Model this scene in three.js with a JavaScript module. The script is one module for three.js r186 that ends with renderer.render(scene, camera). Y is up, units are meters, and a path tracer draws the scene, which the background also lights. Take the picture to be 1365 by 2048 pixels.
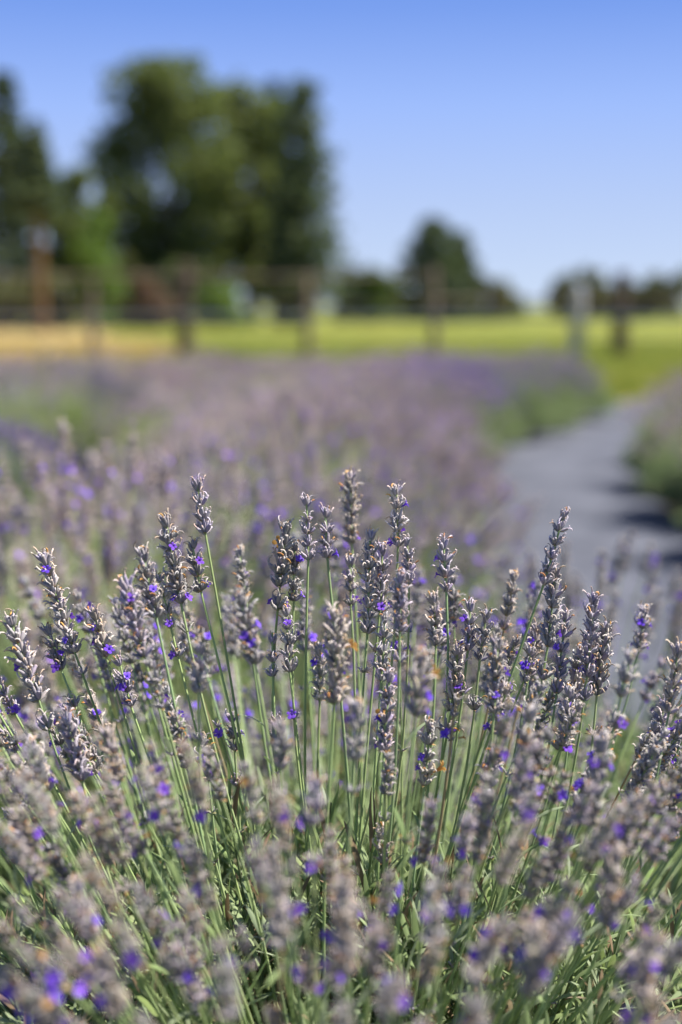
import * as THREE from 'three';
import { mergeGeometries } from 'three/addons/utils/BufferGeometryUtils.js';

// ---------------------------------------------------------------- camera, sky, sun, exposure
const scene = new THREE.Scene();
const FPX = 2844, PITCH = THREE.MathUtils.degToRad(8.24), HZ = 612;
const camera = new THREE.PerspectiveCamera(39.6, 682 / 1024, 0.05, 1500);
camera.position.set(0, 0.95, 0);
camera.rotation.set(-PITCH, 0, 0);
camera.focus = 1.0;
camera.userData.fStop = 2.75;
camera.updateMatrixWorld(true);

const renderer = new THREE.WebGLRenderer({ antialias: true });
renderer.setSize(682, 1024);
renderer.toneMapping = THREE.LinearToneMapping;
renderer.toneMappingExposure = 2.35;
renderer.shadowMap.enabled = true;

{
  const stops = [[-90, .20, .22, .16], [-0.5, .30, .34, .30], [0.2, .60, .72, .92], [3.9, .475, .61, .92], [7.7, .34, .505, .965], [11.5, .185, .34, .84], [25, .14, .27, .66], [90, .09, .18, .46]];
  const W = 64, H = 720, d = new Float32Array(W * H * 4);
  for (let j = 0; j < H; j++) {
    const el = (j + .5) / H * 180 - 90;
    let k = 0; while (k < stops.length - 2 && el > stops[k + 1][0]) k++;
    const a = stops[k], b = stops[k + 1], t = Math.min(1, Math.max(0, (el - a[0]) / (b[0] - a[0])));
    for (let i = 0; i < W; i++) { const o = (j * W + i) * 4; for (let c = 0; c < 3; c++) d[o + c] = (a[c + 1] + (b[c + 1] - a[c + 1]) * t) / 2.3; d[o + 3] = 1; }
  }
  const t = new THREE.DataTexture(d, W, H, THREE.RGBAFormat, THREE.FloatType);
  t.mapping = THREE.EquirectangularReflectionMapping; t.magFilter = t.minFilter = THREE.LinearFilter; t.needsUpdate = true;
  scene.background = t; scene.environment = t;
}
const sun = new THREE.DirectionalLight(new THREE.Color(1, .95, .86), 4.8);
sun.position.set(6.4, 9.4, -2.7); sun.target.position.set(0, 0, -2);
sun.castShadow = true; sun.shadow.mapSize.set(2048, 2048);
Object.assign(sun.shadow.camera, { left: -14, right: 14, top: 14, bottom: -14, near: .1, far: 60 });
scene.add(sun, sun.target);

// ---------------------------------------------------------------- helpers
function rng(seed) { let a = seed >>> 0; return () => { a = (a + 0x6D2B79F5) >>> 0; let t = a; t = Math.imul(t ^ (t >>> 15), t | 1); t ^= t + Math.imul(t ^ (t >>> 7), t | 61); return ((t ^ (t >>> 14)) >>> 0) / 4294967296; }; }
const V = (x, y, z) => new THREE.Vector3(x, y, z);
const UPV = V(0, 1, 0);
const lerp = (a, b, t) => a + (b - a) * t;
const pick = (R, a) => a[Math.min(a.length - 1, Math.floor(R() * a.length))];
const vary = (R, c, s = .15) => { const k = 1 + (R() - .5) * 2 * s; return [c[0] * k * (1 + (R() - .5) * s * .6), c[1] * k, c[2] * k * (1 + (R() - .5) * s * .6)]; };
function at(px, py, depth) { return V((px - 682.5) / FPX * depth, -(py - 1024) / FPX * depth, -depth).applyMatrix4(camera.matrixWorld); }
function toPx(p) { const q = p.clone().applyMatrix4(camera.matrixWorldInverse); return [682.5 + q.x / -q.z * FPX, 1024 - q.y / -q.z * FPX, -q.z]; }
function onGround(px, py) { const a = at(px, py, 1).sub(camera.position); const k = camera.position.y / -a.y; return V(a.x * k, 0, a.z * k); }
const used = {};
function numbered(n) { const k = used[n] = (used[n] ?? -1) + 1; return k ? `${n}_${String(k).padStart(3, '0')}` : n; }
function thing(name, label, category, pos, group) {
  const o = new THREE.Group(); o.name = numbered(name); if (pos) o.position.copy(pos);
  o.userData = { label, category }; if (group) o.userData.group = group; scene.add(o); return o;
}
function part(name, geo, mat, parent, extra) {
  const m = new THREE.Mesh(geo, mat); m.name = name; m.castShadow = m.receiveShadow = true;
  if (extra) Object.assign(m.userData, extra); parent.add(m); return m;
}
// geometry builder with vertex colours
class GB {
  constructor() { this.p = []; this.c = []; this.i = []; }
  v(x, y, z, c) { this.p.push(x, y, z); this.c.push(c[0], c[1], c[2]); return this.p.length / 3 - 1; }
  tube(pts, rad, cols, sides = 5, rib = 0, cap = true) {
    const n = pts.length, T = V(0, 0, 0), A = V(0, 0, 0), B = V(0, 0, 0), base = this.p.length / 3;
    T.subVectors(pts[1], pts[0]).normalize();
    A.set(1, 0, 0); if (Math.abs(T.x) > .8) A.set(0, 0, 1);
    for (let k = 0; k < n; k++) {
      T.subVectors(pts[Math.min(n - 1, k + 1)], pts[Math.max(0, k - 1)]).normalize();
      A.addScaledVector(T, -A.dot(T)).normalize(); B.crossVectors(T, A);
      for (let s = 0; s < sides; s++) {
        const an = s / sides * Math.PI * 2, r = rad[k] * (s % 2 ? 1 - rib : 1), ca = Math.cos(an) * r, sa = Math.sin(an) * r, q = pts[k];
        this.v(q.x + A.x * ca + B.x * sa, q.y + A.y * ca + B.y * sa, q.z + A.z * ca + B.z * sa, cols[k]);
      }
    }
    for (let k = 0; k < n - 1; k++) for (let s = 0; s < sides; s++) {
      const a = base + k * sides + s, b = base + k * sides + (s + 1) % sides, c = a + sides, d = b + sides;
      this.i.push(a, b, c, b, d, c);
    }
    if (cap) { const q = pts[n - 1], t = this.v(q.x, q.y, q.z, cols[n - 1]); const o = base + (n - 1) * sides; for (let s = 0; s < sides; s++) this.i.push(o + s, o + (s + 1) % sides, t); }
  }
  // strip leaf along pts, side vector w, widths; folded slightly along its midrib
  leaf(pts, side, wid, cols, fold = .25) {
    const n = pts.length, base = this.p.length / 3, T = V(0, 0, 0), S = V(0, 0, 0), N = V(0, 0, 0);
    for (let k = 0; k < n; k++) {
      T.subVectors(pts[Math.min(n - 1, k + 1)], pts[Math.max(0, k - 1)]).normalize();
      S.copy(side).addScaledVector(T, -side.dot(T)).normalize(); N.crossVectors(S, T);
      const q = pts[k], w = wid[k];
      this.v(q.x - S.x * w + N.x * w * fold, q.y - S.y * w + N.y * w * fold, q.z - S.z * w + N.z * w * fold, cols[k]);
      this.v(q.x, q.y, q.z, cols[k]);
      this.v(q.x + S.x * w + N.x * w * fold, q.y + S.y * w + N.y * w * fold, q.z + S.z * w + N.z * w * fold, cols[k]);
    }
    for (let k = 0; k < n - 1; k++) for (let s = 0; s < 2; s++) { const a = base + k * 3 + s, b = a + 1, c = a + 3, d = b + 3; this.i.push(a, b, c, b, d, c); }
  }
  merge(o, m) { // add other GB under matrix
    const base = this.p.length / 3, q = V(0, 0, 0);
    for (let k = 0; k < o.p.length; k += 3) { q.set(o.p[k], o.p[k + 1], o.p[k + 2]).applyMatrix4(m); this.p.push(q.x, q.y, q.z); }
    for (const x of o.c) this.c.push(x);
    for (const x of o.i) this.i.push(x + base);
  }
  geo() {
    const g = new THREE.BufferGeometry();
    g.setAttribute('position', new THREE.Float32BufferAttribute(this.p, 3));
    g.setAttribute('color', new THREE.Float32BufferAttribute(this.c, 3));
    g.setIndex(this.i); g.computeVertexNormals(); return g;
  }
}
const frame = (pos, dir, spin = 0, s = 1) => {
  const q = new THREE.Quaternion().setFromUnitVectors(UPV, dir.clone().normalize()).multiply(new THREE.Quaternion().setFromAxisAngle(UPV, spin));
  return new THREE.Matrix4().compose(pos, q, typeof s === 'number' ? V(s, s, s) : s);
};
const place = (m, pos, dir, spin = 0, s = 1) => { frame(pos, dir, spin, s).decompose(m.position, m.quaternion, m.scale); };

// ---------------------------------------------------------------- materials
const plantMat = (name, o = {}) => { const m = new THREE.MeshPhysicalMaterial({ color: 0xffffff, vertexColors: true, roughness: .82, specularIntensity: .35, side: THREE.DoubleSide, ...o }); m.name = name; return m; };
const M = {
  calyx: plantMat('calyx', { roughness: .9, sheen: .2, sheenRoughness: .6, sheenColor: new THREE.Color(.8, .8, .85) }),
  petal: plantMat('petal', { roughness: 1, transmission: .3, thickness: 0 }),
  stem: plantMat('stem', { roughness: .7 }),
  leaf: plantMat('leaf', { roughness: 1, transmission: .32, thickness: 0 }),
  stalk: plantMat('stalk', { roughness: .85 }),
  crown: plantMat('crown', { roughness: 1, transmission: .5, thickness: 0 }),
  bark: plantMat('bark', { roughness: .95 }),
  grass: plantMat('grass', { roughness: 1, transmission: .35, thickness: 0 }),
};
M.calyxes = [[1, 1, 1], [.97, .92, 1.06], [1.06, 1, .93], [.84, .83, .84], [1.08, 1.05, 1.07]].map((c, k) => { const m = M.calyx.clone(); m.name = `calyx_tone_${'abcde'[k]}`; m.color.setRGB(...c); return m; });
function noiseTex(seed, size, fn, repeat) {
  const R = rng(seed), g = [];
  const lat = (n) => { const a = new Float32Array(n * n); for (let k = 0; k < a.length; k++) a[k] = R(); return a; };
  for (const n of [4, 8, 16, 32, 64, 128]) g.push([n, lat(n)]);
  const smp = (a, n, u, v) => { const x = u * n, y = v * n, i = Math.floor(x), j = Math.floor(y); let fx = x - i, fy = y - j; fx = fx * fx * (3 - 2 * fx); fy = fy * fy * (3 - 2 * fy); const w = (p, q) => a[((q % n + n) % n) * n + (p % n + n) % n]; return lerp(lerp(w(i, j), w(i + 1, j), fx), lerp(w(i, j + 1), w(i + 1, j + 1), fx), fy); };
  const data = new Uint8Array(size * size * 4);
  for (let j = 0; j < size; j++) for (let i = 0; i < size; i++) {
    const oct = g.map(([n, a]) => smp(a, n, i / size, j / size)), c = fn(oct, R());
    const o = (j * size + i) * 4; for (let k = 0; k < 3; k++) { const l = Math.max(0, Math.min(1, c[k])); data[o + k] = 255 * (l <= .0031308 ? l * 12.92 : 1.055 * l ** (1 / 2.4) - .055); } data[o + 3] = 255;
  }
  const t = new THREE.DataTexture(data, size, size); t.colorSpace = THREE.SRGBColorSpace; t.wrapS = t.wrapT = THREE.RepeatWrapping; t.magFilter = t.minFilter = THREE.LinearFilter; t.repeat.set(repeat, repeat); t.needsUpdate = true; return t;
}
const surf = (name, map, rough = 1) => { const m = new THREE.MeshPhysicalMaterial({ map, roughness: rough, specularIntensity: .15 }); m.name = name; return m; };
M.lawn = surf('lawn', noiseTex(11, 512, (o, r) => { const t = Math.max(0, Math.min(1, (o[0] * .4 + o[1] * .2 + o[2] * .2 + o[4] * .2 - .5) * 2 + .5)), k = .8 + r * .4; return [lerp(.115, .215, t) * k, lerp(.155, .205, t) * k, lerp(.026, .042, t) * k]; }, .09));
M.dry = surf('dry_grass', noiseTex(12, 512, (o, r) => { const t = o[1] * .4 + o[3] * .6, k = .75 + r * .5; return [lerp(.28, .40, t) * k, lerp(.21, .30, t) * k, lerp(.085, .13, t) * k]; }, .11));
M.soil = surf('soil', noiseTex(13, 512, (o, r) => { const t = o[2] * .4 + o[4] * .3 + r * .3; return [lerp(.05, .15, t), lerp(.04, .115, t), lerp(.025, .075, t)]; }, .7));
M.gravel = surf('gravel', noiseTex(14, 1024, (o, r) => { const t = o[0] * .3 + o[1] * .25 + o[3] * .15 + o[5] * .15 + r * .15; return [lerp(.035, .165, t), lerp(.038, .172, t), lerp(.05, .205, t)]; }, .8));
M.straw = surf('verge', noiseTex(15, 512, (o, r) => { const t = o[1] * .4 + o[3] * .4 + r * .2; return [lerp(.20, .36, t), lerp(.20, .29, t), lerp(.03, .06, t)]; }, .2));

// ---------------------------------------------------------------- setting
function sheet(name, poly, y, mat) { // poly in [x, depth]
  const s = new THREE.Shape(poly.map(([x, d]) => new THREE.Vector2(x, d)));
  const g = new THREE.ShapeGeometry(s); g.rotateX(-Math.PI / 2);
  const m = new THREE.Mesh(g, mat); m.name = name; m.position.y = y; m.receiveShadow = true; m.userData.kind = 'structure'; scene.add(m); return m;
}
sheet('lawn', [[-500, -60], [500, -60], [500, 900], [-500, 900]], -.02, M.lawn);
const pathMid = new THREE.CatmullRomCurve3([[.72, -2], [.74, 0], [.78, 2], [.84, 4], [.96, 6], [1.2, 8], [1.5, 9.5], [1.95, 11], [2.6, 12.8], [3.9, 15], [6.2, 17], [9.5, 18]].map(([x, d]) => V(x, 0, -d)));
function pathAt(d) { let best = pathMid.getPoint(0), bd = 1e9; for (let k = 0; k <= 200; k++) { const p = pathMid.getPoint(k / 200), e = Math.abs(-p.z - d); if (e < bd) { bd = e; best = p; } } return best.x; }
function ribbon(name, half, y, mat) {
  const l = [], r = [];
  for (let k = 0; k <= 60; k++) { const p = pathMid.getPoint(k / 60), t = pathMid.getTangent(k / 60), n = V(-t.z, 0, t.x); const w = half * (1 + .05 * Math.sin(k * 1.7)); l.push([p.x - n.x * w, -(p.z - n.z * w)]); r.push([p.x + n.x * w, -(p.z + n.z * w)]); }
  return sheet(name, [...l, ...r.reverse()], y, mat);
}
sheet('planting_bed_soil', [[-4.2, -1], [3.4, -1], [3.4, 9], [3.2, 12], [2.2, 13.6], [-1.5, 13.4], [-4.2, 13]], -.012, M.soil);
ribbon('gravel_path', .52, -.004, M.gravel);
sheet('dry_grass_field', [[-40, 25], [-9, 26.4], [-6.2, 25.2], [-4.6, 26], [-4.2, 28], [-3.1, 29.5], [-3.5, 33], [-4.6, 36], [-5.2, 42], [-7.4, 44], [-8, 52], [-11, 62], [-60, 70]], -.014, M.dry);
sheet('grass_verge', [[2.6, 14.0], [9, 13.6], [9, 19], [4.3, 20.5], [3.2, 18]], -.014, M.straw);

// ---------------------------------------------------------------- lavender pieces
const MM = .001;
const CAL = [[.31, .29, .30], [.27, .255, .26], [.35, .325, .325], [.24, .235, .22], [.295, .265, .325]];
const TIP = [[.54, .47, .40], [.58, .52, .47], [.47, .36, .26], [.52, .48, .47]];
const RUST = [[.55, .24, .05], [.42, .20, .07], [.60, .33, .10]];
function calyx(gb, R, m, len, lo) {
  const c = vary(R, pick(R, CAL), .16), low = [c[0] * .8, c[1] * .95, c[2] * .7], tip = vary(R, pick(R, TIP), .12);
  const k = new GB(), bend = (R() - .5) * .25, w = .75 + R() * .35;
  const prof = lo ? [[0, .1], [.4, .2], [.95, .17]] : [[0, .09], [.25, .185], [.6, .205], [.9, .155], [1, .175]];
  k.tube(prof.map(([y]) => V(bend * y * y * len, y * len, 0)), prof.map(([, r]) => r * len * w), prof.map(([y]) => y < .2 ? low : y > .97 ? tip.map((q, j) => (q + c[j]) / 2) : c), lo ? 4 : 6, lo ? 0 : .16, true);
  // curled, papery remains of the corolla at the mouth
  if (R() < .78) {
    const a = R() * 6.28, h = .25 + R() * .35, hook = .2 + R() * .32, col = R() < .085 ? pick(R, RUST) : tip;
    const x0 = bend * len, o = [V(x0, .9 * len, 0), V(x0 + Math.cos(a) * .06 * len, (1 + h * .6) * len, Math.sin(a) * .06 * len), V(x0 + Math.cos(a) * hook * .7 * len, (1 + h) * len, Math.sin(a) * hook * .7 * len), V(x0 + Math.cos(a) * hook * 1.3 * len, (.97 + h) * len, Math.sin(a) * hook * 1.3 * len)];
    k.tube(lo ? o.filter((_, j) => j !== 1) : o, (lo ? [.1, .08, .06] : [.1, .085, .075, .05]).map(r => r * len), lo ? [c, col, col] : [c, col, col, col], 3, 0, true);
  }
  gb.merge(k, m);
}
function whorl(R, kind, lo = false) { // axis +Y, origin at the node
  const gb = new GB(), n = kind === 'top' ? 8 + Math.floor(R() * 4) : kind === 'small' ? 3 + Math.floor(R() * 3) : 10 + Math.floor(R() * 4);
  const off = R() * 6.28;
  for (let k = 0; k < n; k++) {
    const az = off + (k + (R() - .5) * .7) / n * 6.28, inner = kind !== 'small' && k % 3 === 2;
    const tilt = (kind === 'top' ? lerp(.12, .62, R()) : inner ? lerp(.3, .5, R()) : lerp(.55, .98, R()));
    const d = V(Math.cos(az) * Math.sin(tilt), Math.cos(tilt), Math.sin(az) * Math.sin(tilt));
    const y0 = kind === 'top' ? R() * 3 * MM : (inner ? 2.2 : 0) * MM + (R() - .5) * 1.6 * MM;
    calyx(gb, R, frame(V(Math.cos(az) * .8 * MM, y0, Math.sin(az) * .8 * MM), d, R() * 6.28), (kind === 'small' ? 4.6 : 5 + R() * 1.4) * MM, lo);
  }
  if (kind !== 'top') for (let s = 0; s < 2; s++) { // papery bracts below the whorl
    const az = off + s * Math.PI + R() * .4, c = vary(R, R() < .5 ? [.34, .22, .10] : [.24, .22, .11], .2), o = V(Math.cos(az), 0, Math.sin(az)), L = (3.5 + R() * 2) * MM;
    gb.leaf([0, .4, .75, 1].map(t => V(o.x * (.8 * MM + L * t * .8), -.6 * MM + L * (t * .35 - t * t * .25), o.z * (.8 * MM + L * t * .8))), V(-o.z, 0, o.x), [.6, 1.5, 1, .05].map(w => w * MM), [c, c, c, c]);
  }
  return gb;
}
const VIO = [[.165, .075, .64], [.13, .052, .52], [.215, .115, .70], [.15, .072, .57], [.185, .075, .53]];
function corolla(R, wilt = false) { // axis +Y: tube then five lobes
  const gb = new GB(), c = wilt ? vary(R, RUST[2], .15) : vary(R, pick(R, VIO), .12), dk = c.map(x => x * .8), L = 4.2 * MM, s = wilt ? .75 : 1;
  gb.tube([V(0, 0, 0), V(0, L * .5, 0), V(0, L * .85, .3 * MM), V(0, L, .4 * MM)], [.55, .6, .9, 1.25].map(x => x * MM), [dk, dk, c, c], 6, 0, false);
  for (let k = 0; k < 5; k++) {
    const a = k / 5 * 6.283 + .3, big = k < 2 ? 1.35 : 1, o = V(Math.cos(a), 0, Math.sin(a)), l = (1.6 + R() * 1.2) * big * s * MM, up = .2 + R() * 1.3, cc = vary(R, c, .1);
    gb.leaf([0, .4, .8, 1].map(t => V(o.x * (1.0 * MM + l * t), L + l * up * (t - t * t * .75), .4 * MM + o.z * (1.0 * MM + l * t))), V(-o.z, 0, o.x), [.7, 1.15, .95, .25].map(w => w * big * s * MM), [c, cc, cc.map(x => Math.min(.85, x * 1.08)), cc.map(x => Math.min(.9, x * 1.18))], -.2);
  }
  return gb;
}
const STEM = [[.28, .36, .15], [.25, .335, .14], [.31, .38, .175], [.23, .315, .155]];
const GR = rng(5);
const WH = { mid: [], top: [], small: [] };
for (let k = 0; k < 12; k++) WH.mid.push(whorl(GR, 'mid').geo());
for (let k = 0; k < 6; k++) WH.top.push(whorl(GR, 'top').geo());
for (let k = 0; k < 6; k++) WH.small.push(whorl(GR, 'small').geo());
const COR = Array.from({ length: 6 }, () => corolla(GR).geo());
const WILT = corolla(GR, true).geo();
function leafGB(R, len, wid, droop, c) { // leaf along +Y curving to +Z
  const gb = new GB(), ts = [0, .2, .45, .7, .9, 1], ws = [.45, .85, 1, .9, .55, .08], tip = c.map(x => x * 1.08);
  gb.leaf(ts.map(t => V(0, len * t * (1 - droop * .2 * t), len * droop * t * t * .6)), V(1, 0, 0), ws.map(w => w * wid * .5), ts.map(t => t > .8 ? tip : c), .35); return gb;
}
const LEAFC = [[.24, .305, .13], [.27, .325, .17], [.20, .27, .11], [.28, .335, .20], [.24, .325, .115]];
const BRACT = Array.from({ length: 4 }, () => leafGB(GR, .022 + GR() * .014, .0034, .3 + GR() * .5, vary(GR, pick(GR, LEAFC), .1)).geo());

// stem curve: quadratic from base to spike foot, then on to the tip
function stemCurve(B, P, S, T) {
  const pts = [], n = 8;
  for (let k = 0; k <= n; k++) { const t = k / n; pts.push(V(0, 0, 0).addScaledVector(B, (1 - t) ** 2).addScaledVector(P, 2 * t * (1 - t)).addScaledVector(S, t * t)); }
  for (let k = 1; k <= 3; k++) pts.push(S.clone().lerp(T, k / 3 * .93));
  return pts;
}
function stemGB(R, pts, r0 = 1.05 * MM, sides = 6) {
  const gb = new GB(), c = vary(R, R() < .05 ? [.30, .24, .13] : pick(R, STEM), .14), n = pts.length;
  gb.tube(pts, pts.map((_, k) => r0 * lerp(1.15, .68, k / (n - 1))), pts.map(() => vary(R, c, .06)), sides, .12, false); return gb;
}
// list of node placements for a spike from S to T
function spikeNodes(R, S, T, fat) {
  const L = S.distanceTo(T), n = Math.max(2, Math.round(L / lerp(.0098, .0076, R()))), dir = T.clone().sub(S).normalize(), out = [];
  for (let k = 0; k < n; k++) {
    const last = k === n - 1, t = (k + (k && !last ? (R() - .5) * .35 : 0)) / n;
    out.push({ kind: last ? 'top' : 'mid', pos: S.clone().lerp(T, t), dir, s: fat * (k === 0 ? .95 : last ? .92 : 1.02 - .12 * t) * (.9 + R() * .2), spin: R() * 6.28, side: dir });
  }
  return out;
}
let nStalk = 0;
function nearStalk(R, bush, B, P, S, T, o = {}) {
  const fat = o.fat ?? .95 + R() * .2, L = S.distanceTo(T);
  const q = [B, P, S, T].map(p => p.clone().sub(bush.position)), [b, p, s, t] = q;
  const st = part('flower_stalk', stemGB(R, stemCurve(b, p, s, t), (.95 + R() * .22) * MM).geo(), M.stem, bush);
  const nodes = spikeNodes(R, s, t, fat), cm = pick(R, M.calyxes);
  for (const n of nodes) { const w = part('flower_whorl', pick(R, WH[n.kind]), cm, st); place(w, n.pos, n.dir, n.spin, n.s); }
  // whorl set apart below the spike
  const curve = (u) => V(0, 0, 0).addScaledVector(b, (1 - u) ** 2).addScaledVector(p, 2 * u * (1 - u)).addScaledVector(s, u * u);
  const tan = (u) => curve(u + .02).sub(curve(u - .02)).normalize();
  const extra = [];
  if (R() < .45) { const u = 1 - (.014 + R() * .02) / b.distanceTo(s), x = { pos: curve(u), dir: tan(u), s: fat * .95, kind: 'mid' }; const w = part('flower_whorl', pick(R, R() < .5 ? WH.mid : WH.small), cm, st); place(w, x.pos, x.dir, R() * 6.28, x.s); extra.push(x); }
  if (R() < .4) {
    const u = .5 + R() * .3, sp = R() * 6.28; const w = part('flower_whorl', pick(R, WH.small), cm, st); place(w, curve(u), tan(u), sp, .85);
    for (let k = 0; k < 2; k++) { const a = sp + k * Math.PI, m = part('bract', pick(R, BRACT), M.leaf, st); const d = tan(u).add(V(Math.cos(a) * .45, 0, Math.sin(a) * .45)).normalize(); place(m, curve(u), d, Math.atan2(Math.cos(a), Math.sin(a)), 1); }
  }
  const nc = o.flowers ?? (R() < .4 ? 0 : 1 + Math.floor(R() * 2.6));
  const cand = [...nodes.slice(0, -1), ...extra];
  for (let k = 0; k < nc; k++) {
    const n = pick(R, cand), az = R() * 6.28, tilt = .8 + R() * .5;
    const fr = new THREE.Quaternion().setFromUnitVectors(UPV, n.dir), d = V(Math.cos(az) * Math.sin(tilt), Math.cos(tilt), Math.sin(az) * Math.sin(tilt)).applyQuaternion(fr);
    const m = part('corolla', pick(R, COR), M.petal, st); place(m, n.pos.clone().addScaledVector(d, 3.4 * MM), d, R() * 6.28, .78 + R() * .3);
  }
  if (o.wilt || R() < .04) { const n = pick(R, cand), az = R() * 6.28, d = V(Math.cos(az), .3, Math.sin(az)).normalize(); const m = part('wilted_corolla', WILT, M.petal, st, { label: 'withered orange-brown corolla' }); place(m, n.pos.clone().addScaledVector(d, 5 * MM), d, R() * 6.28, o.wilt ? 1.7 : .9); }
  nStalk++;
  return st;
}
// complete stalk variants for plants further off: stem + spike in one geometry, axis +Y, height ~ .36
function stalkGB(R, len, lo, viol) {
  const gb = new GB(), sp = len * lerp(.1, .19, R()), bx = (R() - .5) * .05, bz = (R() - .5) * .05;
  const S = V(bx, len - sp, bz), T = V(bx * 1.25, len, bz * 1.25);
  gb.merge(stemGB(R, stemCurve(V(0, 0, 0), V(bx * .2, len * .5, bz * .2), S, T).filter((_, k) => !lo || k % 2 === 0), 1.0 * MM, lo ? 4 : 6), new THREE.Matrix4());
  const nodes = spikeNodes(R, S, T, 1.05);
  for (const n of nodes) gb.merge(whorl(R, n.kind, lo), frame(n.pos, n.dir, n.spin, n.s));
  if (R() < .4) gb.merge(whorl(R, 'small', lo), frame(V(bx * .75, len - sp - .03, bz * .75), UPV, R() * 6));
  const nc = Math.floor(R() * viol);
  for (let k = 0; k < nc; k++) { const n = pick(R, nodes), az = R() * 6.28, d = V(Math.cos(az), .5, Math.sin(az)).normalize(); gb.merge(corolla(R), frame(n.pos.clone().addScaledVector(d, 3.4 * MM), d, R() * 6.28, 1.1)); }
  return gb;
}
const FAR_STALK = Array.from({ length: 10 }, () => stalkGB(GR, .34 + (GR() - .5) * .06, true, 4).geo());
function tuftGeo(R, n, viol) {
  const gb = new GB();
  for (let k = 0; k < n; k++) { const a = R() * 6.28, r = Math.sqrt(R()) * .05; gb.merge(stalkGB(R, .34 + (R() - .5) * .1, true, viol), frame(V(Math.cos(a) * r, 0, Math.sin(a) * r), V(Math.cos(a) * r * 3.2 + (R() - .5) * .1, 1, Math.sin(a) * r * 3.2 + (R() - .5) * .1), R() * 6.28)); }
  return gb.geo();
}
const TUFT = { mixed: [tuftGeo(GR, 9, 3.4), tuftGeo(GR, 9, 3.4), tuftGeo(GR, 9, 4)], violet: [tuftGeo(GR, 9, 7)] };
// leafy shoots: opposite pairs of narrow grey-green leaves
function shootGeo(R, pairs, len) {
  const gb = new GB(); let y = 0, a = R() * 6.28;
  const top = pairs * len * .26;
  gb.tube([V(0, -.04, 0), V(0, 0, 0), V(0, top, 0)], [1.1, 1, .6].map(x => x * MM), [[.15, .15, .08], [.15, .2, .09], [.17, .23, .1]], 4, 0, false);
  for (let k = 0; k < pairs; k++) {
    const t = k / (pairs - 1), tl = lerp(.8, .2, t) * (.8 + R() * .4);
    for (let s = 0; s < 2; s++) { const b = a + s * Math.PI + (R() - .5) * .4, d = V(Math.cos(b) * Math.sin(tl), Math.cos(tl), Math.sin(b) * Math.sin(tl)); const l = len * lerp(1.05, .6, t) * (.8 + R() * .4); gb.merge(leafGB(R, l, .0033 * (.8 + R() * .5), (R() - .2) * .7, vary(R, R() < .05 ? [.24, .17, .10] : pick(R, LEAFC), .16)), frame(V(0, y, 0), d, Math.atan2(Math.cos(b), Math.sin(b)) + (R() - .5) * .5)); }
    y += len * .26 * (.8 + R() * .4); a += Math.PI / 2 + (R() - .5) * .5;
  }
  return gb.geo();
}
const SHOOT = Array.from({ length: 6 }, (_, k) => shootGeo(GR, 5 + k % 3, .040 + GR() * .014));
function bigShootGeo(R) { const gb = []; for (let k = 0; k < 5; k++) { const g = pick(R, SHOOT).clone(); const a = R() * 6.28, r = R() * .03; g.applyMatrix4(frame(V(Math.cos(a) * r, 0, Math.sin(a) * r), V(Math.cos(a) * .3, 1, Math.sin(a) * .3), R() * 6.28, .9 + R() * .3)); gb.push(g); } return mergeGeometries(gb); }
const CLUMP = [bigShootGeo(GR), bigShootGeo(GR)];

function instanced(name, geo, mat, mats, parent, cols) {
  const im = new THREE.InstancedMesh(geo, mat, mats.length); im.name = name; im.castShadow = im.receiveShadow = true; im.userData.kind = 'stuff';
  mats.forEach((m, k) => im.setMatrixAt(k, m)); if (cols) cols.forEach((c, k) => im.setColorAt(k, c)); parent.add(im); return im;
}
// woody base of a bush
const WOOD = (() => { const R = rng(77), gb = new GB(); for (let k = 0; k < 9; k++) { const a = k / 9 * 6.28 + R(), r = .12 + R() * .12, c = vary(R, [.13, .10, .075], .2); gb.tube([V(Math.cos(a) * .02, -.03, Math.sin(a) * .02), V(Math.cos(a) * r * .6, .12, Math.sin(a) * r * .6), V(Math.cos(a) * r * 1.3, .3, Math.sin(a) * r * 1.3)], [.009, .007, .003], [c, c, c], 5, 0, false); } return gb.geo(); })();

function mound(R, Rb, Hf, lim = 1) { // random point of the leafy mound's surface shell and its outward direction
  const u = Math.sqrt(R()) * lim, a = R() * 6.28, depth = R() ** 1.6 * .45;
  const y = Hf * Math.sqrt(Math.max(.02, 1 - u * u * .93)) * (1 - depth), x = Math.cos(a) * u * Rb * (1 - depth * .5), z = Math.sin(a) * u * Rb * (1 - depth * .5);
  return { p: V(x, y, z), d: V(Math.cos(a) * u * .6 + (R() - .5) * .35, 1.05 - u * .4, Math.sin(a) * u * .6 + (R() - .5) * .35).normalize() };
}

// ---------------------------------------------------------------- the near bush in focus
const R0 = rng(2024);
const FRONT = V(0, 0, -1.0);
const front = thing('lavender_bush', 'nearest lavender bush, its tall grey-violet flower spikes in sharp focus', 'lavender', FRONT, 'lavender bushes along the gravel path');
part('woody_base', WOOD, M.bark, front);
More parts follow.
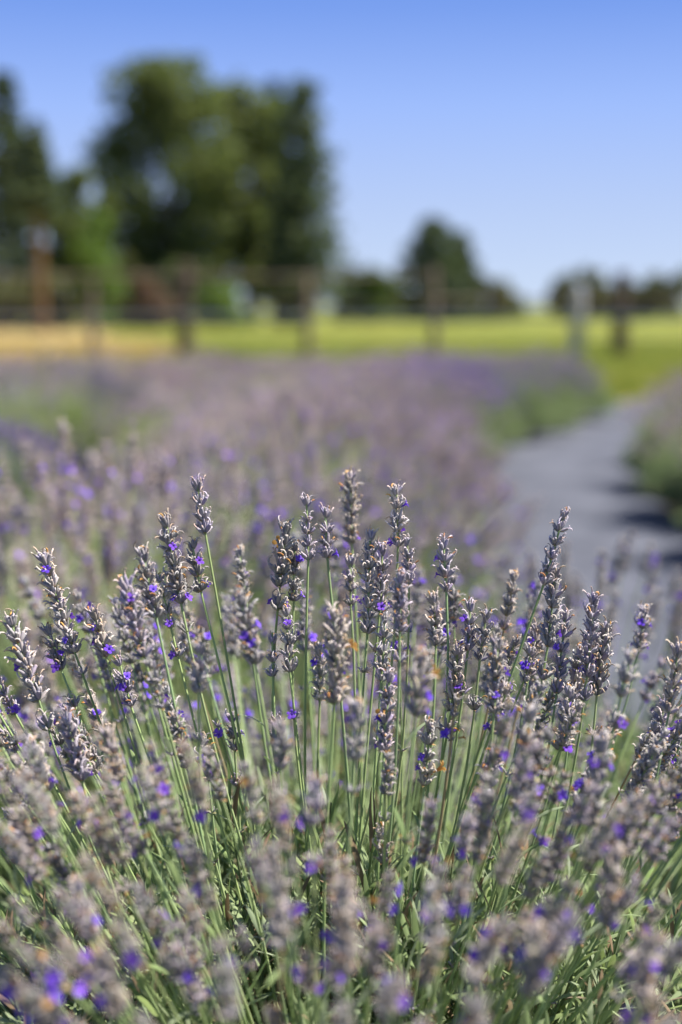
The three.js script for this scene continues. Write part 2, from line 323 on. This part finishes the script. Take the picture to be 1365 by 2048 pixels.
// spikes: [tip x, tip y, foot x, foot y, depth, width factor, open flowers]
const HAND = [
  [393, 955, 411, 1066, 1.0, 1.05, 0], [330, 1030, 362, 1205, .975, 1.15, 3], [383, 1078, 402, 1182, 1.0, 1, 3], [316, 1140, 342, 1255, 1.0, .9, 4],
  [613, 990, 617, 1118, 1.0, .88, 0], [650, 1010, 655, 1115, 1.03, .9, 1], [572, 1050, 560, 1172, 1.0, 1.3, 3], [590, 1078, 588, 1200, 1.01, .9, 2],
  [700, 950, 704, 1085, 1.12, 1.1, 2], [741, 1058, 735, 1265, 1.0, 1.0, 1], [766, 1085, 760, 1222, 1.02, 1.1, 2], [772, 1222, 763, 1362, .99, .95, 0],
  [793, 967, 796, 1092, 1.0, .95, 3], [814, 1070, 818, 1168, 1.0, .95, 0], [802, 1150, 800, 1262, .93, 1.0, 0], [886, 1073, 893, 1182, 1.0, 1.1, 2],
  [942, 1200, 936, 1300, 1.0, 1.05, 3], [974, 1222, 960, 1320, 1.0, 1.0, 0], [918, 1290, 903, 1420, 1.0, 1.15, 0], [1132, 1015, 1088, 1168, .97, 1.0, 0],
  [1112, 1140, 1096, 1292, .98, 1.15, 1], [1032, 1140, 1008, 1258, 1.08, 1.0, 0], [1188, 1188, 1174, 1352, 1.0, 1.1, 3], [1132, 1218, 1114, 1385, 1.0, 1.1, 2],
  [1212, 1248, 1194, 1388, 1.01, 1.2, 1], [1290, 1215, 1278, 1300, 1.1, 1.1, 4], [85, 1110, 150, 1305, 1.0, 1.15, 4], [92, 1250, 122, 1338, 1.0, 1.0, 2],
  [186, 1218, 212, 1312, 1.0, 1.1, 4], [20, 1238, 78, 1400, .97, 1.35, 2], [234, 1305, 262, 1412, 1.0, .95, 4], [250, 1160, 288, 1312, .92, 1.2, 2],
  [285, 1103, 312, 1232, .95, 1.2, 1], [478, 1098, 492, 1200, 1.1, 1.0, 1], [480, 1192, 510, 1325, .88, 1.25, 4], [675, 1228, 670, 1405, .9, 1.2, 3],
  [996, 1275, 988, 1425, .93, 1.15, 3], [842, 1305, 830, 1430, .83, 1.2, 3], [545, 1258, 546, 1352, 1.0, .85, 0], [572, 1205, 580, 1342, 1.0, .95, 2],
  [400, 1290, 398, 1385, .88, 1.0, 0], [780, 1340, 768, 1502, .95, 1.05, 2], [1062, 1415, 1036, 1600, .84, 1.15, 2], [1142, 1378, 1122, 1500, .97, 1.15, 4],
  [1264, 1300, 1242, 1392, .87, 1.1, 1], [1358, 1290, 1338, 1425, .95, 1.15, 0], [1205, 1478, 1180, 1650, .82, 1.2, 3], [560, 1440, 562, 1535, .83, 1.1, 0],
  [130, 1425, 165, 1560, .93, 1.2, 1], [208, 1455, 240, 1560, .86, 1.0, 0], [178, 1392, 205, 1462, 1.02, 1.0, 2], [862, 1440, 850, 1570, .96, 1.1, 2],
  [760, 1655, 768, 1725, .95, 1.0, 0], [628, 1560, 625, 1650, .76, 1.1, 2], [690, 1770, 696, 1950, .68, 1.15, 0], [545, 1690, 560, 1900, .71, 1.0, 2],
  [858, 1760, 870, 1890, .71, 1.1, 1], [1232, 1700, 1212, 1850, .75, 1.1, 2], [1318, 1510, 1290, 1600, 1.0, .8, 3], [406, 1470, 418, 1560, .97, .9, 3],
  [716, 1400, 712, 1520, .82, 1.0, 3], [440, 1880, 462, 2040, .63, 1.0, 1], [150, 1760, 190, 1880, .75, 1.0, 2], [200, 1900, 235, 2030, .66, 1.1, 3],
  [990, 1500, 970, 1600, .93, 1.0, 2], [1070, 1860, 1060, 1990, .66, 1.1, 2], [950, 1940, 950, 2060, .63, 1.1, 2], [1300, 1880, 1280, 2000, .68, 1.1, 3],
  [60, 1480, 95, 1580, .9, 1.1, 3], [30, 1620, 70, 1720, .84, 1.0, 3], [330, 1370, 352, 1440, 1.04, .95, 1], [462, 1420, 470, 1500, 1.02, .9, 1],
  [640, 1290, 640, 1400, 1.06, 1.0, 1], [868, 1190, 872, 1290, 1.05, 1.1, 0], [905, 1150, 908, 1240, 1.1, 1.0, 1], [1010, 1330, 998, 1450, 1.02, 1.05, 1],
  [1075, 1250, 1058, 1350, 1.04, 1.1, 2], [1160, 1300, 1146, 1400, 1.03, 1.1, 2], [1330, 1400, 1312, 1500, 1.03, 1.0, 2], [700, 1110, 702, 1210, 1.05, 1.0, 1],
];
HAND.forEach(([tx, ty, sx, sy, d, fat, fl], k) => {
  const R = rng(900 + k * 17), lean = (R0() - .5) * .05;
  const T = at(tx, ty, d + lean * .2), S = at(sx, sy, d);
  const dir = T.clone().sub(S).normalize(), len = .26 + R() * .08;
  const B = V(S.x * .42 + (R() - .5) * .03, 0, lerp(S.z, FRONT.z, .35) + (R() - .5) * .03); B.y = Math.max(.2, S.y - len);
  const P = S.clone().addScaledVector(dir, -len * .55); P.z = lerp(P.z, B.z, .25); P.x += (R() - .5) * .024;
  nearStalk(R, front, B, P, S, T, { fat: fat * 1.13, flowers: fl, wilt: [35, 41, 37, 6, 51].includes(k) });
});
{ // the rest of the bush: stalks fanning out from its crown
  const tries = 5200; let n = 0, ahead = 0, rest = [];
  for (let k = 0; k < tries; k++) {
    const R = rng(40000 + k * 31), u = Math.sqrt(R()), a = R() * 6.28, ca = Math.cos(a), sa = Math.sin(a);
    const rb = u * .23, lean = .06 + u * .98 + (R() - .5) * .26, len = .27 + R() * .11, sp = .026 + R() * .034;
    const B = V(FRONT.x + ca * rb, lerp(.40, .28, u * u) + (R() - .5) * .05, FRONT.z + sa * rb);
    const d0 = V(ca * Math.sin(lean * .75), Math.cos(lean * .75), sa * Math.sin(lean * .75)), d1 = V(ca * Math.sin(lean) + (R() - .5) * .16, Math.cos(lean), sa * Math.sin(lean) + (R() - .5) * .16).normalize();
    const P = B.clone().addScaledVector(d0, len * .5), S = P.clone().addScaledVector(d1, len * .5), T = S.clone().addScaledVector(d1, sp);
    const [px, py, dep] = toPx(T), [qx, qy] = toPx(S);
    if (dep < .61) continue;
    const inView = px > -60 && px < 1425 && qy > 0 && py < 2090;
    if (inView) {
      // taller, sharp spikes are placed above; keep the gaps between them open
      const rim = dep > 1.06 ? 1090 + Math.max(0, px - 950) * .35 + Math.max(0, 400 - px) * .3 : 1330 + 80 * Math.sin(px * .011) + (dep < .9 ? 130 : 0) + (px > 380 && px < 900 ? 50 : 0);
      if (py < rim || (dep < .97 && px > 340 && px < 930 && py < 1700 && R() < .5) || (dep < .86 && R() < (px > 330 && px < 920 ? .36 : .22)) || (dep > 1.06 && py < 1400 && R() < (px > 380 && px < 900 ? .78 : .7))) continue;
      if (n < 216 && R() < (dep > 1.06 ? .15 : .6)) { const young = R() < .1; P.add(V((R() - .5) * .045, 0, (R() - .5) * .045)); if (young) T.lerp(S, .55); nearStalk(R, front, B, P, S, T, { fat: young ? .7 : dep < .86 ? .82 + R() * .14 : .92 + R() * .2 }); n++; }
      else if ((dep > 1.05 && rest.length < 190) || (dep < .92 && n > 200 && ahead < 14 && ++ahead)) rest.push(frame(B.clone().sub(FRONT), S.clone().sub(B).normalize(), R() * 6.28, len / .31));
    } else if (R() < .12 && rest.length < 250) rest.push(frame(B.clone().sub(FRONT), d1, R() * 6.28, len / .3));
  }
  part('outer_flower_stalks', mergeGeometries(rest.map((m, k) => FAR_STALK[k % FAR_STALK.length].clone().applyMatrix4(m))), M.stalk, front, { kind: 'stuff' });
  console.log('near stalks', nStalk, 'rest', rest.length);
}
{ // leaves of the near bush
  const R = rng(314), shown = [], mats = [[], []];
  for (let k = 0; k < 5200; k++) {
    const { p, d } = mound(R, .50, .50), w = p.clone().add(FRONT), [px, py, dep] = toPx(w);
    if (dep < .5) continue;
    const inside = px > -40 && px < 1400 && py < 2080, deepIn = R();
    if (inside && shown.length < 290 && R() < .3 && w.z > -1.12) { shown.push(1); const m = part('leafy_shoot', pick(R, SHOOT), M.leaf, front); place(m, p, d, R() * 6.28, .85 + R() * .5); }
    else if (k < 3000) mats[0].push(frame(p, d, R() * 6.28, .8 + R() * .5));
  }
  instanced('foliage', SHOOT[3], M.leaf, mats[0], front);
  console.log('shoots', shown.length, mats[0].length);
}

// ---------------------------------------------------------------- bushes behind
const GROUP = 'lavender bushes along the gravel path';
function bush(seed, x, d, o) {
  const R = rng(seed), h = o.h ?? .62, Rb = o.r ?? .5, Hf = h * .62, L = h - Hf * .55, near = o.single ?? 0;
  const b = thing('lavender_bush', o.label, 'lavender', V(x, 0, -d), o.group === undefined ? GROUP : o.group);
  const wood = part('woody_base', WOOD, M.bark, b); wood.scale.setScalar(Math.min(1, Hf / .4));
  const fol = [], fcol = [];
  const nf = o.leaves ?? 420;
  for (let k = 0; k < nf; k++) { const { p, d: dir } = mound(R, Rb, Hf); fol.push(frame(p, dir, R() * 6.28, 1 + R() * .6)); const c = o.green ?? [1, 1, 1]; const v = .85 + R() * .3; fcol.push(new THREE.Color(c[0] * v, c[1] * v, c[2] * v)); }
  instanced('foliage', CLUMP[seed % 2], M.leaf, fol, b, fcol);
  const one = (scale) => {
    const u = Math.sqrt(R()), a = R() * 6.28, ca = Math.cos(a), sa = Math.sin(a), lean = .04 + u * .75 + (R() - .5) * .2;
    const p = V(ca * u * Rb * .6, Hf * lerp(.75, .38, u * u), sa * u * Rb * .6);
    return [p, V(ca * Math.sin(lean) + (R() - .5) * .1, Math.cos(lean), sa * Math.sin(lean) + (R() - .5) * .1).normalize(), R() * 6.28, L / .36 * scale * (.88 + R() * .24)];
  };
  for (let k = 0; k < near; k++) { const m = part('flower_stalk', pick(R, FAR_STALK), M.stalk, b); place(m, ...one(1)); }
  const tm = [], tc = [], nt = o.tufts ?? 48;
  for (let k = 0; k < nt; k++) { tm.push(frame(...one(1))); const v = .9 + R() * .2, w = o.tint ?? [1, 1, 1]; tc.push(new THREE.Color(v * w[0], v * w[1], v * w[2])); }
  if (nt) instanced('flower_stalks', o.violet ? TUFT.violet[0] : TUFT.mixed[seed % 3], M.stalk, tm, b, tc);
  return b;
}
const ord = ['', 'first', 'second', 'third', 'fourth', 'fifth', 'sixth', 'seventh', 'eighth', 'ninth', 'tenth', 'eleventh', 'twelfth', 'thirteenth', 'fourteenth', 'fifteenth', 'sixteenth'];
// middle row, following the left edge of the path
[[-.32, 1.95, .635], [-.2, 2.85, .62], [-.12, 3.75, .62], [-.10, 4.65, .60], [-.04, 5.6, .60], [.06, 6.5, .58], [.2, 7.4, .57], [.38, 8.4, .57]].forEach(([x, d, h], k) =>
  bush(100 + k, x, d, { h, single: k < 2 ? 230 : 0, tufts: k < 2 ? 40 : 84, r: .55, violet: k === 7, tint: [1.36, 1.25, 1.24], label: `blurred grey-mauve lavender bush, ${ord[k + 1]} behind the sharp nearest bush in the middle row` }));
bush(120, .27, 1.75, { h: .57, r: .4, single: 150, tufts: 5, label: 'blurred violet-grey lavender bush just behind the sharp one, leaning over the path', leaves: 300 });
// the row's bend beside the path
[[.68, 9.4, .55], [1.08, 10.3, .54], [1.42, 11.2, .53], [1.76, 12.1, .52]].forEach(([x, d, h], k) =>
  bush(140 + k, x, d, { h, violet: k === 0, tint: [1.15, 1.1, 1.2], r: .5, tufts: 70, label: ['violet lavender bush where the middle row starts to bend along the path', 'far lavender bush with green skirt left of the path, second in the bend', 'far lavender bush left of the path, third in the bend', 'last lavender bush where the path meets the lawn'][k] }));
// wide far part of the bed, left of the middle row
[[-.75, 6.9], [-.75, 8.1], [-.35, 9.3], [.05, 10.4], [.55, 11.4], [1.0, 12.4], [-1.35, 9.0], [-.95, 10.2], [-.5, 11.3], [.0, 12.3], [-2.2, 9.8], [-1.8, 11.0], [-1.3, 12.1], [-3.0, 10.9], [-2.5, 12.0], [-3.6, 12.2]].sort((p, q) => p[0] / p[1] - q[0] / q[1]).forEach(([x, d], k) =>
  bush(170 + k, x, d, { h: .50 + (k % 3) * .015, r: .6, tufts: 70, leaves: 300, tint: x < -1 ? [1.46, 1.28, 1.16] : [1.36, 1.24, 1.24], label: `blurred pinkish-grey lavender bush near the lawn, ${ord[k + 1]} from the left`, group: 'far lavender bushes filling the left of the bed' }));
// left side: a violet one at the frame edge and two green ones past bloom
bush(210, -1.32, 5.0, { h: .52, r: .42, violet: true, tufts: 60, label: 'deep violet lavender bush cut by the left edge of the picture', group: null });
bush(211, -1.35, 6.6, { h: .62, r: .5, tufts: 30, leaves: 480, green: [1.05, 1.02, .8], label: 'green lavender bush with only a few faded flowers at left', group: null });
bush(212, -1.55, 7.8, { h: .62, r: .55, tufts: 50, leaves: 420, green: [1.05, 1.0, .85], label: 'half green lavender bush behind the greenest one at left', group: null });
// right of the path
[[1.9, 5.2], [1.97, 6.3], [2.1, 7.4], [2.4, 8.5], [2.75, 6.9]].forEach(([x, d], k) =>
  bush(230 + k, x, d, { h: .57, r: .58, tufts: 64, tint: [1.25, 1.16, 1.1], leaves: 480, label: k === 0 ? 'lavender bush at the right edge shading the gravel path' : `grey-mauve lavender bush right of the path, ${ord[k + 1]} back from the right edge`, group: 'lavender bushes right of the path' }));

// ---------------------------------------------------------------- grass on the lawn and verge
{
  const R = rng(66), gb = new GB();
  for (let k = 0; k < 14; k++) { const a = R() * 6.28, r = R() * .05, l = .06 + R() * .07, ln = .2 + R() * .5, c = vary(R, pick(R, [[.21, .26, .04], [.27, .30, .055], [.18, .24, .04], [.34, .31, .09]]), .15); gb.leaf([0, .5, 1].map(t => V(Math.cos(a) * (r + l * ln * t * t), l * t, Math.sin(a) * (r + l * ln * t * t))), V(-Math.sin(a), 0, Math.cos(a)), [.003, .0025, .0003], [c, c, c]); }
  const g = gb.geo(), ms = [], cs = [];
  for (let k = 0; k < 13000; k++) {
    const d = 13.6 + R() ** 1.7 * 24, x = (R() - .5) * (d * .62 + 3); if (Math.abs(x - pathAt(Math.min(18, d))) < .8 && d < 18) continue;
    if (x < 1.9 && d < 14.5) continue;
    ms.push(frame(V(x, -.02, -d), V((R() - .5) * .3, 1, (R() - .5) * .3), R() * 6.28, .7 + R() * .9)); const dry = x < -3.4 && d > 25.5; cs.push(dry ? new THREE.Color(1.9, 1.2, 2.2) : new THREE.Color(.9 + R() * .3, .9 + R() * .2, 1));
  }
  const im = instanced('lawn_grass', g, M.grass, ms, scene, cs); Object.assign(im.userData, { label: 'short yellow-green lawn grass between the lavender and the fence', category: 'grass' });
}

// ---------------------------------------------------------------- fence
{
  const D = 28, R = rng(501), f = thing('rail_fence', 'weathered wooden post fence with pale rails across the lawn', 'fence', V(0, 0, -D));
  const posts = [[-60, 690, 545, .13], [190, 690, 570, .085, 'grey'], [372, 694, 528, .155, 'dark'], [615, 690, 555, .09, 'grey'], [868, 690, 540, .085, 'grey'], [1150, 694, 580, .14, 'pale'], [1236, 697, 545, .16, 'dark'], [1440, 700, 545, .13, 'grey']];
  const tone = { dark: [.06, .042, .034], grey: [.15, .115, .09], pale: [.36, .36, .37] };
  for (const [px, , top, r, t] of posts) {
    const x = (px - 682.5) / FPX * D, h = .95 + (HZ - top) / FPX * D, c = tone[t] ?? tone.grey, gb = new GB(), tilt = (R() - .5) * .06 + (px === 372 ? .05 : 0);
    gb.tube([0, .25, .5, .75, .97, 1].map(k => V(tilt * k + (R() - .5) * .015, -.1 + (h + .1) * k, (R() - .5) * .015)), [1.08, 1, .97, .95, .92, .75].map(k => r * k), [0, 0, 0, 0, 0, 0].map(() => vary(R, c, .18)), 9, .05);
    const m = part('post', gb.geo(), M.bark, f, t === 'pale' ? { label: 'short pale grey post' } : t === 'dark' ? { label: 'dark brown post' } : undefined); m.position.set(x, 0, 0);
  }
  const xs = posts.map(([px]) => (px - 682.5) / FPX * D);
  for (const [py, rr, c] of [[553, .03, [.22, .17, .13]], [600, .03, [.23, .18, .14]], [631, .045, [.46, .44, .42]], [664, .012, [.18, .17, .16]], [680, .012, [.18, .17, .16]]]) for (let k = 0; k < xs.length - 1; k++) {
    if (py === 553 && (k > 3)) continue;
    const y = .95 + (HZ - py) / FPX * D, gb = new GB(), n = 4, p = []; for (let j = 0; j <= n; j++) p.push(V(lerp(xs[k], xs[k + 1], j / n), y + (R() - .5) * .02 - Math.sin(j / n * 3.14) * .015, .17));
    const cc = vary(R, c, .1); gb.tube(p, p.map(() => rr), p.map(() => vary(R, cc, .1)), 6); part(rr < .015 ? 'wire' : 'rail', gb.geo(), M.bark, f);
  }
}

// ---------------------------------------------------------------- trees
function crownGeo(R, clumps, leaf, pal) {
  const gb = new GB(), a = V(0, 0, 0), b = V(0, 0, 0);
  for (const [x, y, z, rx, ry, rz, n, flat] of clumps) for (let k = 0; k < n; k++) {
    a.set(R() - .5, R() - .5, R() - .5).normalize(); const rr = .35 + .65 * R() ** .55, wob = 1 + .25 * Math.sin(a.x * 5 + x) * Math.sin(a.y * 6 + y);
    const cx = x + a.x * rx * rr * wob, cy = y + a.y * ry * rr * wob, cz = z + a.z * rz * rr * wob, s = leaf * (.6 + R() * .8), c = vary(R, pick(R, pal), .22);
    const u = V(R() - .5, (R() - .5) * (flat ?? 1), R() - .5).normalize(); b.set(R() - .5, R() - .5, R() - .5).cross(u).normalize();
    const i0 = gb.v(cx - u.x * s, cy - u.y * s, cz - u.z * s, c), i1 = gb.v(cx + b.x * s * .5, cy + b.y * s * .5 + s * .12, cz + b.z * s * .5, c), i2 = gb.v(cx + u.x * s, cy + u.y * s, cz + u.z * s, c), i3 = gb.v(cx - b.x * s * .5, cy - b.y * s * .5 + s * .12, cz - b.z * s * .5, c);
    gb.i.push(i0, i1, i2, i0, i2, i3);
  }
  return gb.geo();
}
function limbs(R, H, r, spread, col, n) {
  const gb = new GB(), c = vary(R, col, .1), tp = [0, .2, .45, .7, 1].map(k => V((R() - .5) * .04 * H * k, H * .82 * k, (R() - .5) * .04 * H * k));
  gb.tube(tp, [1.25, 1, .8, .5, .12].map(k => r * k), tp.map(() => vary(R, c, .15)), 8);
  for (let k = 0; k < n; k++) { const y = H * lerp(.2, .7, k / n), a = k * 2.4 + R(), l = spread * lerp(1, .5, k / n) * (.6 + R() * .4); gb.tube([V(0, y, 0), V(Math.cos(a) * l * .5, y + l * .3, Math.sin(a) * l * .5), V(Math.cos(a) * l, y + l * .75, Math.sin(a) * l)], [r * .42, r * .28, r * .06], [c, c, c], 5); }
  return gb.geo();
}
const PAL = {
  broad: [[.125, .165, .042], [.15, .185, .046], [.10, .14, .042], [.175, .205, .052]],
  conifer: [[.075, .11, .048], [.09, .125, .05], [.115, .14, .05], [.06, .092, .046]],
  bright: [[.13, .22, .025], [.16, .23, .035], [.11, .19, .03]],
  olive: [[.14, .15, .05], [.11, .13, .042], [.17, .165, .06]],
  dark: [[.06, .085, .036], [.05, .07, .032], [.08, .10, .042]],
  brown: [[.16, .085, .05], [.12, .07, .045], [.19, .12, .07]],
};
// px box of a crown -> local clumps; w, h in metres
function broadTree(seed, px, top, base, wpx, d, label, pal, o = {}) {
  const R = rng(seed), s = d / FPX, g = at(px, HZ, d), H = .95 + (HZ - top) * s, W = wpx * s, t = thing('broadleaf_tree', label, 'tree', V(g.x, 0, g.z), 'trees beyond the fence');
  part('trunk', limbs(R, H, o.r ?? H * .022, W * .34, [.12, .095, .07], 9), M.bark, t);
  const low = o.low ?? .12, cl = [[0, H * .5, 0, W * .26, H * .3, W * .24, 500]], n = o.n ?? 26;
  for (let k = 0; k < n; k++) { const v = (k + R()) / n, y = H * lerp(low, .93, v), env = Math.sqrt(Math.max(.05, 1 - ((v - .5) / .56) ** 2)), a = R() * 6.28, rr = W * .40 * env * Math.sqrt(R()); const cr = W * (.12 + R() * .09); cl.push([Math.cos(a) * rr, y, Math.sin(a) * rr * .8, cr, cr * (.7 + R() * .3), cr, o.leaves ?? 215]); }
  part('crown', crownGeo(R, cl, o.leaf ?? .225, pal), M.crown, t);
  return t;
}
function coniferTree(seed, px, top, wpx, d, label, pal, o = {}) {
  const R = rng(seed), s = d / FPX, g = at(px, HZ, d), H = .95 + (HZ - top) * s, W = wpx * s, t = thing('conifer_tree', label, 'tree', V(g.x, 0, g.z), 'trees beyond the fence');
  const gb = new GB(), bc = o.bark ?? [.10, .07, .05]; gb.tube([V(0, -.2, 0), V(0, H * .5, 0), V(0, H * .97, 0)], [1.2, .75, .1].map(k => k * (o.r ?? H * .018)), [bc, bc, bc], 8);
  const tr = part('trunk', gb.geo(), M.bark, t); if (o.tl) tr.userData.label = o.tl;
  const cl = [], tiers = o.tiers ?? 17, low = o.low ?? .06;
  for (let k = 0; k < tiers; k++) { const v = (k + .3 * R()) / tiers, y = H * lerp(low, .97, v), r = W * .5 * (1 - v) ** (o.pow ?? .75) * (.82 + R() * .3) + .12, nb = Math.max(3, Math.round(8 * (1 - v) + 3)); for (let j = 0; j < nb; j++) { const a = j / nb * 6.28 + R() * .7, l = r * (.8 + R() * .4); cl.push([Math.cos(a) * l * .55, y - l * .12, Math.sin(a) * l * .55, l * .48, H / tiers * .55, l * .48, o.leaves ?? 34, .4]); } cl.push([0, y, 0, .3 * r + .1, H / tiers * .6, .3 * r + .1, 18]); }
  part('crown', crownGeo(R, cl, o.leaf ?? .225, pal), M.crown, t);
  return t;
}
function shrub(seed, px, top, wpx, d, label, pal, o = {}) {
  const R = rng(seed), s = d / FPX, g = at(px, HZ, d), H = .95 + (HZ - top) * s, W = wpx * s, t = thing('shrub', label, 'shrub', V(g.x, 0, g.z), 'shrubs beyond the fence');
  part('trunk', limbs(R, H, .07, W * .3, [.11, .085, .06], 6), M.bark, t);
  const cl = []; for (let k = 0; k < 12; k++) { const v = (k + R()) / 12, a = R() * 6.28, rr = W * .33 * Math.sqrt(R()), cr = W * (.16 + R() * .07); cl.push([Math.cos(a) * rr, Math.max(cr * .4, H * lerp(.1, .86, v)), Math.sin(a) * rr, cr, Math.min(cr, H * .26), cr, o.leaves ?? 260]); }
  part('crown', crownGeo(R, cl, o.leaf ?? .15, pal), M.crown, t);
  return t;
}
coniferTree(601, 22, 135, 215, 62, 'tall dark conifer cut by the left edge of the picture', PAL.conifer, { pow: .62 });
coniferTree(602, 82, 250, 105, 54, 'pine with a bare orange-brown trunk in front of the left conifer', PAL.conifer, { bark: [.14, .08, .036], r: .22, low: .62, tl: 'bare orange-brown trunk', tiers: 8, leaves: 24 });
broadTree(603, 345, 118, 600, 330, 72, 'broad leafy tree, the widest and tallest crown left of centre', PAL.broad, { n: 58, low: .13 });
broadTree(604, 505, 165, 600, 215, 74, 'leafy tree squeezed between the widest crown and the dark conifer', PAL.broad, { n: 38, low: .16 });
coniferTree(605, 606, 150, 190, 70, 'dark rounded conifer at the right end of the tall trees', PAL.conifer, { pow: .42, low: .15 });
coniferTree(612, 552, 150, 120, 76, 'slim dark conifer rising behind the squeezed leafy tree', PAL.conifer, { pow: .6, low: .12 });
broadTree(606, 170, 330, 600, 150, 66, 'small open tree filling the gap right of the pine trunk', PAL.broad, { n: 12, low: .2, leaves: 180 });
shrub(607, 190, 410, 160, 58, 'bright yellow-green bush right of the bare pine trunk', PAL.bright);
shrub(608, 55, 560, 260, 60, 'low olive hedge bush under the left conifer', PAL.olive);
shrub(609, 285, 560, 120, 60, 'dark reddish-brown bush left of the dark leaning fence post', PAL.brown);
shrub(610, 450, 572, 130, 64, 'pale green bush right of the dark leaning fence post', PAL.bright, { leaves: 160 });
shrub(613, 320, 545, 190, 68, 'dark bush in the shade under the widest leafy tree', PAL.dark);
shrub(611, 600, 560, 110, 66, 'greyish olive bush under the dark rounded conifer', PAL.olive);
shrub(620, 705, 528, 110, 80, 'dark green bush right of the tall trees', PAL.conifer);
shrub(621, 750, 540, 70, 74, 'bright green bush in front of the small conifer group', PAL.bright.map(c => c.map(x => x * .7)));
coniferTree(622, 862, 425, 165, 88, 'short broad conifer standing alone right of centre', PAL.conifer, { pow: .38, low: .04 });
coniferTree(623, 918, 455, 110, 90, 'shorter conifer joined to the right side of the lone broad one', PAL.conifer, { pow: .38, low: .04 });
shrub(624, 985, 552, 90, 86, 'olive bush at the foot of the conifer pair, right side', PAL.olive);
shrub(625, 900, 570, 150, 84, 'dark bush at the foot of the conifer pair', PAL.dark);
shrub(626, 1120, 548, 90, 95, 'olive bush behind the short pale post', PAL.olive);
shrub(627, 1172, 530, 70, 97, 'taller olive bush between the pale post and the dark post', PAL.olive);
shrub(628, 1250, 570, 130, 98, 'low dark bush behind the right dark fence post', PAL.dark);
shrub(629, 1338, 540, 100, 95, 'olive bush at the right edge of the picture', PAL.olive);

shrub(630, 128, 395, 130, 61, 'mid-green bush between the bare pine trunk and the yellow-green bush', PAL.broad);
shrub(631, 238, 500, 120, 63, 'olive green bush under the left side of the widest tree', PAL.olive);
shrub(632, 400, 520, 150, 69, 'green bush under the right side of the widest tree', PAL.broad);
shrub(633, 790, 560, 110, 86, 'low green bush left of the lone conifer pair', PAL.broad);
shrub(634, 1020, 578, 80, 92, 'lowest green bush right of the conifer pair', PAL.broad);
shrub(635, 1205, 566, 90, 99, 'low green bush touching the dark right fence post', PAL.olive);
shrub(636, 1290, 568, 90, 97, 'low green bush left of the bush at the right edge', PAL.broad);

renderer.render(scene, camera);
